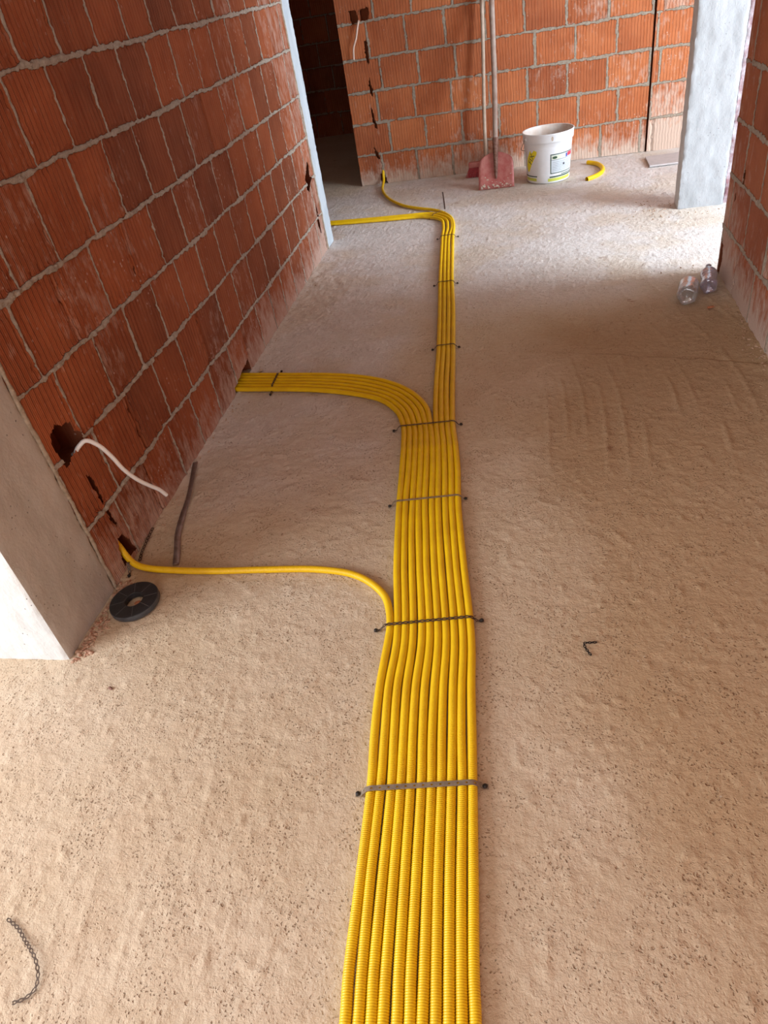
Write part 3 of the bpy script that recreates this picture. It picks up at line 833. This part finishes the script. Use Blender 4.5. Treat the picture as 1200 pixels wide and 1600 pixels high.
o = strap_obj('strap_offcut', [(.161, 1.303, .004), (.142, 1.301, .004), (.128, 1.297, .006), (.127, 1.288, .006), (.135, 1.27, .004), (.143, 1.257, .003)], M_nail,
              width=.0085, hole=.3, waist=.5, pitch=.013)
tag(o, 'small bent black strap offcut alone on the floor right of the bundle', 'strap')
# thin steel band lying between the wall and the lone conduit
def ribbon(path, width, thick, mat, name):
    dn = catmull(path, .01); L = plen(dn); S = np.arange(0, L, .01); P = resample(dn, S)
    T = np.gradient(P, axis=0); T /= np.linalg.norm(T, axis=1)[:, None]
    W = np.cross([0, 0, 1.0], T); W /= np.linalg.norm(W, axis=1)[:, None]
    tilt = .35 * np.sin(S * 9)
    W = W * np.cos(tilt)[:, None] + np.array([0, 0, 1.0]) * np.sin(tilt)[:, None]
    V = np.stack([P - W * width / 2, P + W * width / 2], 1).reshape(-1, 3)
    F = [(2 * k, 2 * k + 1, 2 * k + 3, 2 * k + 2) for k in range(len(S) - 1)]
    o = mesh_obj(name, V, F, mat, smooth=True)
    md = o.modifiers.new('thickness', 'SOLIDIFY'); md.thickness = thick; md.offset = 0
    return o
tag(ribbon([(-1.37, 2.24, .012), (-1.335, 2.11, .012), (-1.305, 1.99, .010), (-1.285, 1.88, .009), (-1.262, 1.78, .008), (-1.225, 1.68, .007), (-1.205, 1.615, .0035)], .022, .0012, M_band, 'steel_band'),
    'dull grey steel band lying from the left wall to the lone conduit', 'metal band')

# ------------------------------------------------------------------ white conduit end in the wall hole
cp = [(-1.425, 1.668, .440), (-1.405, 1.655, .452), (-1.382, 1.650, .476), (-1.358, 1.666, .490), (-1.335, 1.682, .462), (-1.320, 1.700, .405), (-1.312, 1.716, .345), (-1.300, 1.742, .285), (-1.285, 1.772, .235), (-1.272, 1.795, .200), (-1.262, 1.812, .160)]
dn = catmull(cp, .005); S = np.arange(0, plen(dn), .005)
V, F = sweep(resample(dn, S), .0070, 14)
root = empty('cable_conduit', (-1.385, 1.655, .48))
under(mesh_obj('sleeve', V, F, M_cable, smooth=True), root)
e = resample(dn, S)[-1]; e2 = resample(dn, S)[-3]; dd = (e - e2) / np.linalg.norm(e - e2)
V, F = sweep(np.array([e - dd * .001, e + dd * .0007]), [.0070, .0070], 14); 
ring_in = simple('cable_bore', (.30, .28, .26), .6, bumpd=0)
V1, F1 = sweep(np.array([e + dd * .0004, e + dd * .0008, e + dd * .0009]), [.0034, .0034, .0001], 12)
V0, F0 = sweep(np.array([e - dd * .0002, e + dd * .0003, e + dd * .0004]), [.0070, .0068, .0001], 14)
under(mesh_obj('end_face', V0, F0, M_cable), root)
under(mesh_obj('bore', V1, F1, ring_in), root)
tag(root, 'white plastic cable sleeve hanging out of the broken hole in the left wall', 'cable')
cp = [(-1.265, 6.66, 1.20), (-1.258, 6.61, 1.205), (-1.268, 6.585, 1.17), (-1.290, 6.575, 1.10), (-1.322, 6.58, 1.04), (-1.335, 6.585, .96)]
dn = catmull(cp, .01); S = np.arange(0, plen(dn), .01)
V, F = sweep(resample(dn, S), .0075, 12)
tag(mesh_obj('cable', V, F, M_cable_pink, smooth=True), 'pale pinkish cable end hanging from the box hole in the far wall', 'cable')

# broken clay webs inside the chased holes
def clay_shard(name, c, size, seed, mat=M_chip, rot=None):
    r = random.Random(seed); bm = bmesh.new()
    bmesh.ops.create_icosphere(bm, subdivisions=2, radius=1)
    ax = [Vector((r.uniform(-1, 1), r.uniform(-1, 1), r.uniform(-1, 1))).normalized() for _ in range(9)]
    cut = [r.uniform(.45, .85) for _ in ax]
    for v in bm.verts:
        for a, k in zip(ax, cut):
            d = v.co.dot(a)
            if d > k: v.co -= a * (d - k)
        v.co *= 1 + r.uniform(-.04, .04)
        v.co = Vector((v.co.x * size[0], v.co.y * size[1], v.co.z * size[2]))
    zmin = min(v.co.z for v in bm.verts)
    me = bpy.data.meshes.new(name); bm.to_mesh(me); bm.free(); me.materials.append(mat)
    o = bpy.data.objects.new(name, me); COL.objects.link(o); o.location = c
    if c[2] == 0: o.location.z = -zmin * .85 + .001
    o.rotation_euler = rot or (0, 0, r.uniform(0, 6.28))
    return o

# ------------------------------------------------------------------ black ring-shaped roll
root = empty('tape_roll', (-1.272, 1.437, 0))
V, F = lathe([(.030, .003), (.030, .021), (.032, .0225), (.078, .0225), (.0805, .021)], 64)
ring = mesh_obj('top_ring', V, F, M_black, root, smooth=False)
V, F = lathe([(.0805, .021), (.0812, .018), (.0812, .004), (.079, .0015), (.030, .0015), (.030, .003)], 64)
mesh_obj('side_wall', V, F, M_grey_edge, root, smooth=True)
M_seam = simple('seam_grey', (.12, .12, .12), .6, bumpd=0)
for k in range(8):
    V, F = box_mb(.033, .077, -.0007, .0007, .0222, .0229)
    o = mesh_obj('seam_line', V, F, M_seam, root); o.rotation_euler.z = 2 * math.pi * k / 8 + .35
root.rotation_euler = (math.radians(1.5), math.radians(-1.5), 0); root.location.z = .002
tag(root, 'black ring-shaped roll with thin radial lines lying at the foot of the grey column', 'roll')

# ------------------------------------------------------------------ rubble along the near column (uncountable crumbs)
def rubble(name, spots, mat, label, cat):
    bmv = []; bmf = []
    r = random.Random(name)
    ico = bmesh.new(); bmesh.ops.create_icosphere(ico, subdivisions=1, radius=1)
    iv = [v.co.copy() for v in ico.verts]; jf = [[v.index for v in f.verts] for f in ico.faces]; ico.free()
    for (x, y, s) in spots:
        b0 = len(bmv); a = r.uniform(0, 6.28); sx, sy, sz = s * r.uniform(.7, 1.4), s * r.uniform(.5, 1), s * r.uniform(.35, .7)
        for v in iv:
            k = r.uniform(.75, 1.15); px, py, pz = v.x * sx * k, v.y * sy * k, v.z * sz * k
            bmv.append((x + px * math.cos(a) - py * math.sin(a), y + px * math.sin(a) + py * math.cos(a), pz + sz * .45))
        bmf += [tuple(b0 + q for q in f) for f in jf]
    o = mesh_obj(name, bmv, bmf, mat)
    return tag(o, label, cat, kind='stuff')
r = random.Random(1)
sp = []
for k in range(330):
    t = r.random(); y = 1.205 + t * .33 + r.uniform(-.02, .02)
    x = -1.378 + abs(r.gauss(0, .022 + .02 * t))
    if x < -1.375: x = -1.375
    sp.append((x, y, r.choice((.003, .003, .004, .006, .009))))
sp = [q for q in sp if (q[0] + 1.272) ** 2 + (q[1] - 1.437) ** 2 > .092 ** 2]
rubble('clay_rubble', sp, simple('mixed_crumb', (.34, .15, .09), .95, 0, col2=(.58, .42, .31), scale=45), 'reddish and pale brick crumbs along the foot of the near grey column', 'rubble')
sp = [(.93 - abs(r.gauss(0, .09)), 3.6 + r.gauss(0, .16), r.choice((.003, .004, .006))) for k in range(140)]
sp += [(.965 - abs(r.gauss(0, .035)), r.uniform(1.8, 3.7), r.choice((.003, .004, .007))) for k in range(200)]
rubble('gravel', [s for s in sp if not (.70 < s[0] < .95 and 3.44 < s[1] < 3.9)], M_chip_pale, 'gravelly crumbs on the floor round the clear bottles and the right wall', 'gravel')
sp = [(-1.375 + abs(r.gauss(0, .03)), r.uniform(1.75, 4.9), r.choice((.002, .003, .005))) for k in range(260)]
rubble('mortar_crumbs', [q for q in sp if not 2.8 < q[1] < 3.1], M_chip_pale, 'mortar crumbs along the foot of the long left brick wall', 'rubble')
sp = [(.90 + r.gauss(0, .18), 5.0 + r.gauss(0, .13), r.choice((.003, .004, .006))) for k in range(160)]
rubble('sand_grains', [s for s in sp if not (.94 < s[0] < 1.27 and 4.96 < s[1] < 5.15)], M_chip_pale, 'coarse sand and grit at the foot of the right concrete pier', 'grit')
for (x, y, s, lab, mt) in [(-1.335, 1.475, (.022, .016, .010), 'pale clay shard between the grey column and the black roll', M_chip_pale),
                           (-1.318, 1.395, (.013, .010, .007), 'orange brick shard on the camera side of the black roll', M_chip),
                           (-1.262, 1.435, (.015, .012, .008), 'orange clay shard inside the hole of the black roll', M_chip),
                           (-1.199, 1.103, (.010, .006, .004), 'tiny brown clay chip on the floor in front of the brightly lit column face', M_rust),
                           (.853, 3.401, (.020, .013, .007), 'orange-red brick chip on the floor below the clear bottles', M_chip),
                           (-1.325, 3.05, (.016, .012, .012), 'pale mortar lump on the floor beside the six-conduit wall hole', M_mud)]:
    o = clay_shard('clay_shard' if mt is not M_mud else 'mortar_lump', (x, y, 0), s, int(abs(x * 1000) + y * 100), mt)
    tag(o, lab, 'debris')

# ------------------------------------------------------------------ bucket
BX, BY, BH = .180, 6.125, .352
def brad(z): return .162 + (.186 - .162) * z / BH
root = empty('plastic_bucket', (BX, BY, .002))
prof = [(0, .004), (.150, .004), (.158, 0), (.162, .006)]
prof += [(brad(z), z) for z in (.05, .1, .15, .2, .25, .283)]
prof += [(.1845, .286), (.1905, .290), (.1915, .300), (.1930, .338), (.1955, .342), (.1955, .350), (.1925, BH), (.188, .350)]
V, F = lathe(prof, 72)
mesh_obj('body', V, F, M_white_pl, root, smooth=True)
V, F = lathe([(.188, .350), (.1838, .335), (.1765, .28), (.167, .15), (.157, .012), (0, .010)], 72)
mesh_obj('inside', V, F, M_white_dirty, root, smooth=True)
def patch(name, az0, az1, z0, z1, mat, parent, off=.0006, shear=0.0, n=14, thick=.0004):
    """printed panel wrapped on the bucket; azimuth in degrees, 0 faces the camera side (-y), + to the right"""
    V = []; F = []
    m = 6
    for layer in (off, off - thick):
        for i in range(n + 1):
            for j in range(m + 1):
                z = z0 + (z1 - z0) * j / m
                az = math.radians(az0 + (az1 - az0) * i / n + shear * (z - z0))
                R = brad(z) + layer
                V.append((R * math.sin(az), -R * math.cos(az), z))
    for i in range(n):
        for j in range(m):
            a = i * (m + 1) + j
            F.append((a, a + m + 1, a + m + 2, a + 1))
    return mesh_obj(name, V[:(n + 1) * (m + 1)], F, mat, parent, smooth=True)
lab = patch('label', 4, 76, .068, .208, M_green, root, .0008)
patch('label_sheet', 6, 74, .074, .202, M_lab_bg, lab, .0014)
patch('label_header', 7, 48, .170, .198, M_lab_pale, lab, .0019)
patch('label_header_stripe', 6, 74, .164, .168, M_lab_line, lab, .0020)
patch('label_title', 53, 74, .173, .200, M_lab_red, lab, .0020)
patch('label_title_edge', 46, 52, .170, .196, M_lab_blue, lab, .0020)
for k in range(6):
    patch('print_line', 9, 70 - (k % 3) * 5, .148 - k * .012, .1505 - k * .012, M_lab_line, lab, .0020)
patch('stamp_mark', 38, 43, .120, .134, M_lab_ink, lab, .0024)
patch('lower_stripe', 2, 80, .040, .050, M_green, root, .0009)
patch('lower_stripe', 34, 80, .054, .060, M_green, root, .0009)
patch('lime_band', -2, 70, .014, .036, M_lime, root, .0009)
patch('lower_stripe', -84, -32, .050, .058, M_green, root, .0009)
patch('lime_band', -80, -34, .020, .042, M_lime, root, .0009)
# oval mark in the header
def curved_shape(name, pts, mat, parent, off):
    V = []
    for (az, z) in pts:
        a = math.radians(az); R = brad(z) + off
        V.append((R * math.sin(a), -R * math.cos(a), z))
    return mesh_obj(name, V, [tuple(range(len(V)))], mat, parent)
curved_shape('oval_mark', [(15 + 6 * math.cos(t), .183 + .009 * math.sin(t)) for t in np.linspace(0, 2 * math.pi, 20, endpoint=False)], M_green, lab, .0032)
# slanted yellow swoosh with lettering
sw = [(-66, .085), (-60, .082), (-54, .11), (-40, .175), (-31, .215), (-30, .235), (-37, .243), (-52, .236), (-64, .18), (-69, .13)]
V = []; F = []
Vc = []
cz = sum(p[1] for p in sw) / len(sw); ca = sum(p[0] for p in sw) / len(sw)
def ringp(f):
    out = []
    for (a, z) in sw:
        az = math.radians(ca + (a - ca) * f); zz = cz + (z - cz) * f; R = brad(zz) + .0009
        out.append((R * math.sin(az), -R * math.cos(az), zz))
    return out
for f in (1, .75, .5, .25, .02): V += ringp(f)
n = len(sw)
for q in range(4):
    for k in range(n): F.append((q * n + k, q * n + (k + 1) % n, (q + 1) * n + (k + 1) % n, (q + 1) * n + k))
swo = mesh_obj('yellow_flash', V, F, M_yel_lab, root, smooth=True)
def text_geo(body, size):
    cu = bpy.data.curves.new('lettering', 'FONT'); cu.body = body; cu.size = size; cu.resolution_u = 2
    ob = bpy.data.objects.new('lettering', cu); COL.objects.link(ob)
    dg = bpy.context.evaluated_depsgraph_get(); dg.update()
    me = ob.evaluated_get(dg).to_mesh()
    V = [tuple(v.co) for v in me.vertices]; F = [tuple(p.vertices) for p in me.polygons]
    ob.evaluated_get(dg).to_mesh_clear()
    bpy.data.objects.remove(ob); bpy.data.curves.remove(cu)
    return V, F
V, F = text_geo('FIX', .058)
ang = math.radians(62)
V2 = []
for (x, y, z) in V:
    lx = x * math.cos(ang) - y * math.sin(ang); lz = x * math.sin(ang) + y * math.cos(ang)
    zz = .135 + lz; R = brad(zz) + .0020; az = math.radians(-49) + lx / R
    V2.append((R * math.sin(az), -R * math.cos(az), zz))
mesh_obj('lettering', V2, F, M_lab_ink, swo)
# bail wire and its two ears
for az in (-62, 118):
    a = math.radians(az); R = .1925
    V, F = lathe([(0, .006), (.010, .005), (.012, 0), (.012, -.004)], 16)
    ear = mesh_obj('handle_ear', V, F, M_white_pl, root, smooth=True)
    ear.location = (R * math.sin(a), -R * math.cos(a), .315)
    ear.rotation_euler = Vector((math.sin(a), -math.cos(a), 0)).to_track_quat('Z', 'Y').to_euler()
pts = []
for t in np.linspace(0, 1, 13):
    a = math.radians(-62 - 180 * t); R = .200 + .012 * math.sin(math.pi * t)
    pts.append((R * math.sin(a), -R * math.cos(a), .315 - .13 * math.sin(math.pi * t) ** .7))
dn = catmull(pts, .01); V, F = sweep(resample(dn, np.arange(0, plen(dn), .01)), .0022, 8)
mesh_obj('handle_wire', V, F, M_strap_grey, root, smooth=True)
# small smear on the rim
V = [(.013 * math.cos(t) * .6, 0, .016 * math.sin(t)) for t in np.linspace(0, 6.28, 12, endpoint=False)]
a = math.radians(8)
o = mesh_obj('rim_smear', [((.1935) * math.sin(a + v[0] / .19), -.1935 * math.cos(a + v[0] / .19), .318 + v[2]) for v in V], [tuple(range(12))], M_mud, root)
tag(root, 'open white plastic bucket with a yellow flash and printed label against the far wall', 'bucket')

# ------------------------------------------------------------------ shovel (stands in front of the broom)
root = empty('shovel', (-.225, 6.0, 0))
lean = Vector((0.012, .40, 1.0)).normalized()
side = Vector((1, -.03, 0)).normalized()
nrm = side.cross(lean).normalized()
if nrm.y > 0: nrm = -nrm
def sh(u, v, d=0): p_ = side * u + lean * v + nrm * d; return (p_.x, p_.y, p_.z)
outl = [(-.140, .004), (-.138, .09), (-.134, .18), (-.128, .215), (-.105, .243), (-.07, .258), (-.035, .268), (0, .272)]
V = []; F = []; n = len(outl); cols = 12
rows_ = [(.004, .140), (.05, .1385), (.09, .138), (.14, .136), (.18, .134), (.215, .126), (.235, .108), (.250, .080), (.262, .045), (.268, .022)]
for v, hw in rows_:
    for c in range(cols + 1):
        t = -1 + 2 * c / cols
        u = t * hw
        V.append(sh(u, v, -.012 * (1 - (u / .14) ** 2) * min(1, v / .1) - .004 * (v < .02)))
for i in range(len(rows_) - 1):
    for c in range(cols):
        a = i * (cols + 1) + c; F.append((a, a + 1, a + cols + 2, a + cols + 1))
bl = mesh_obj('blade', V, F, M_red_paint, root, smooth=True)
md = bl.modifiers.new('thickness', 'SOLIDIFY'); md.thickness = .003; md.offset = -1
pts = np.array([sh(0, .075, .000), sh(0, .13, .004), sh(0, .19, .006), sh(0, .26, .008), sh(0, .33, .008), sh(0, .37, .008)])
dn = catmull(pts, .01); S = np.arange(0, plen(dn), .01)
V, F = sweep(resample(dn, S), np.interp(S, [0, .04, .12, .2, .3], [.006, .013, .016, .021, .024]), 14)
mesh_obj('socket', V, F, M_rust, root, smooth=True)
pts = np.array([sh(0, .36, .008), sh(.004, .7, .008), sh(.0, 1.05, .01), sh(-.004, 1.40, .008)])
dn = catmull(pts, .02); S = np.arange(0, plen(dn), .02)
V, F = sweep(resample(dn, S), .0205, 14)
mesh_obj('handle', V, F, M_wood, root, smooth=True)
V = []; F = []
r = random.Random(8); sp = []
bm = bmesh.new()
for k in range(34):
    u = r.uniform(-.12, .12); v = abs(r.gauss(0, .03)) + .01
    s_ = r.uniform(.003, .012)
    m_ = Matrix.Translation(Vector(sh(u, v, .0005 - .012 * (1 - (u / .14) ** 2) * min(1, v / .1)))) @ nrm.to_track_quat('Z', 'Y').to_matrix().to_4x4() @ Matrix.Diagonal((s_, s_ * r.uniform(.5, 1), .0022, 1))
    bmesh.ops.create_icosphere(bm, subdivisions=1, radius=1, matrix=m_)
me = bpy.data.meshes.new('dried_cement'); bm.to_mesh(me); bm.free(); me.materials.append(M_mud)
o = bpy.data.objects.new('dried_cement', me); COL.objects.link(o); o.parent = root; o['kind'] = 'stuff'
tag(root, 'worn red flat shovel standing on its blade, handle leaning on the far wall', 'shovel')

# ------------------------------------------------------------------ broom behind it
root = empty('broom', (-.335, 6.47, 0))
V, F = box_mb(-.13, .13, -.028, .028, .075, .115)
bm = bmesh.new(); bv = [bm.verts.new(v) for v in V]
for f in F: bm.faces.new([bv[i] for i in f])
bmesh.ops.recalc_face_normals(bm, faces=bm.faces)
bmesh.ops.bevel(bm, geom=list(bm.edges), offset=.009, segments=3, affect='EDGES', profile=.6)
me = bpy.data.meshes.new('head_block'); bm.to_mesh(me); bm.free(); me.materials.append(M_red_paint)
o = bpy.data.objects.new('head_block', me); COL.objects.link(o); o.parent = root
V = []; F = []; r = random.Random(12)
for k in range(620):
    x = r.uniform(-.125, .125); y = r.uniform(-.024, .024); dx = x * .22 + r.gauss(0, .006); dy = y * .6 + r.gauss(0, .004)
    b0 = len(V); w = .0011
    for (px, py, pz) in ((x, y, .08), (x + dx, y + dy, .002)):
        V += [(px - w, py - w, pz), (px + w, py - w, pz), (px, py + w, pz)]
    F += [(b0, b0 + 1, b0 + 4, b0 + 3), (b0 + 1, b0 + 2, b0 + 5, b0 + 4), (b0 + 2, b0, b0 + 3, b0 + 5)]
o = mesh_obj('bristles', V, F, M_bristle, root); o['kind'] = 'stuff'
dn = np.array([(.015, 0, .10), (.022, .035, .5), (.040, .075, 1.0), (.045, .112, 1.45)]); dn = catmull(dn, .02); S = np.arange(0, plen(dn), .02)
V, F = sweep(resample(dn, S), .0145, 12)
mesh_obj('handle', V, F, M_wood_pale, root, smooth=True)
tag(root, 'broom with red bristles and thin pale stick, behind the red shovel', 'broom')

# ------------------------------------------------------------------ grey board on the floor by the pier
V = [(.945, 6.377, .004), (.940, 6.088, .004), (1.32, 6.10, .004), (1.36, 6.40, .004)]
V = V + [(a, b_, c + .012) for a, b_, c in V]
F = [(3, 2, 1, 0), (4, 5, 6, 7), (0, 1, 5, 4), (1, 2, 6, 5), (2, 3, 7, 6), (3, 0, 4, 7)]
tag(mesh_obj('floor_board', V, F, M_board), 'thin dusty grey board flat on the floor behind the right pier', 'board')

# ------------------------------------------------------------------ clear plastic bottles
def bottle(name, base, top, r, mat, label, ribs, capmat):
    base = Vector(base); top = Vector(top); L = (top - base).length
    root = empty(name, base)
    prof = [(0.0, .012), (r * .35, .010), (r * .55, .002), (r * .80, 0), (r * .97, .012), (r, .03)]
    z = .03
    body_end = L * .62
    while z < body_end:
        z += .006
        rr = r
        if ribs: rr = r - .0022 * (.5 - .5 * math.cos(2 * math.pi * z / .024)) - (.006 * math.exp(-((z - L * .33) / .03) ** 2))
        else: rr = r - (.0028 if abs(z - .055) < .004 or abs(z - .078) < .004 else 0)
        prof.append((rr, z))
    for t in np.linspace(0, 1, 10):
        prof.append((r * (1 - t) ** .75 + .0125 * (1 - (1 - t) ** .75), body_end + t * (L * .90 - body_end)))
    prof += [(.0125, L * .93), (.0155, L * .935), (.0155, L * .945), (.0125, L * .95), (.0125, L)]
    V, F = lathe(prof, 40)
    # petaloid foot
    V = [((x * (1 + (.0 if zz > .03 else .06 * math.cos(5 * math.atan2(y, x)))), y * (1 + (.0 if zz > .03 else .06 * math.cos(5 * math.atan2(y, x)))), zz) if (x or y) else (x, y, zz)) for x, y, zz in V]
    q = (top - base).to_track_quat('Z', 'Y')
    b = mesh_obj('bottle_body', V, F, mat, root, smooth=True)
    b.rotation_euler = q.to_euler()
    md = b.modifiers.new('thickness', 'SOLIDIFY'); md.thickness = .0009; md.offset = -1
    V, F = lathe([(.0150, L * .955), (.0150, L + .003), (.0135, L + .005), (0, L + .005)], 28)
    c = mesh_obj('bottle_cap', V, F, capmat, root, smooth=True); c.rotation_euler = q.to_euler()
    tag(root, label, 'bottle', 'clear bottles lying by the right wall')
M_cap = simple('cap_blue_grey', (.20, .20, .30), .4, bumpd=0)
bottle('plastic_bottle', (.752, 3.455, .047), (.812, 3.715, .030), .0465, M_pet, 'clear smooth plastic bottle lying on the floor, the one farther from the wall', False, simple('cap_grey', (.30, .28, .28), .4, bumpd=0))
bottle('plastic_bottle', (.872, 3.56, .043), (.915, 3.80, .052), .040, M_pet2, 'clear ribbed plastic bottle lying closest to the right wall end', True, M_cap)
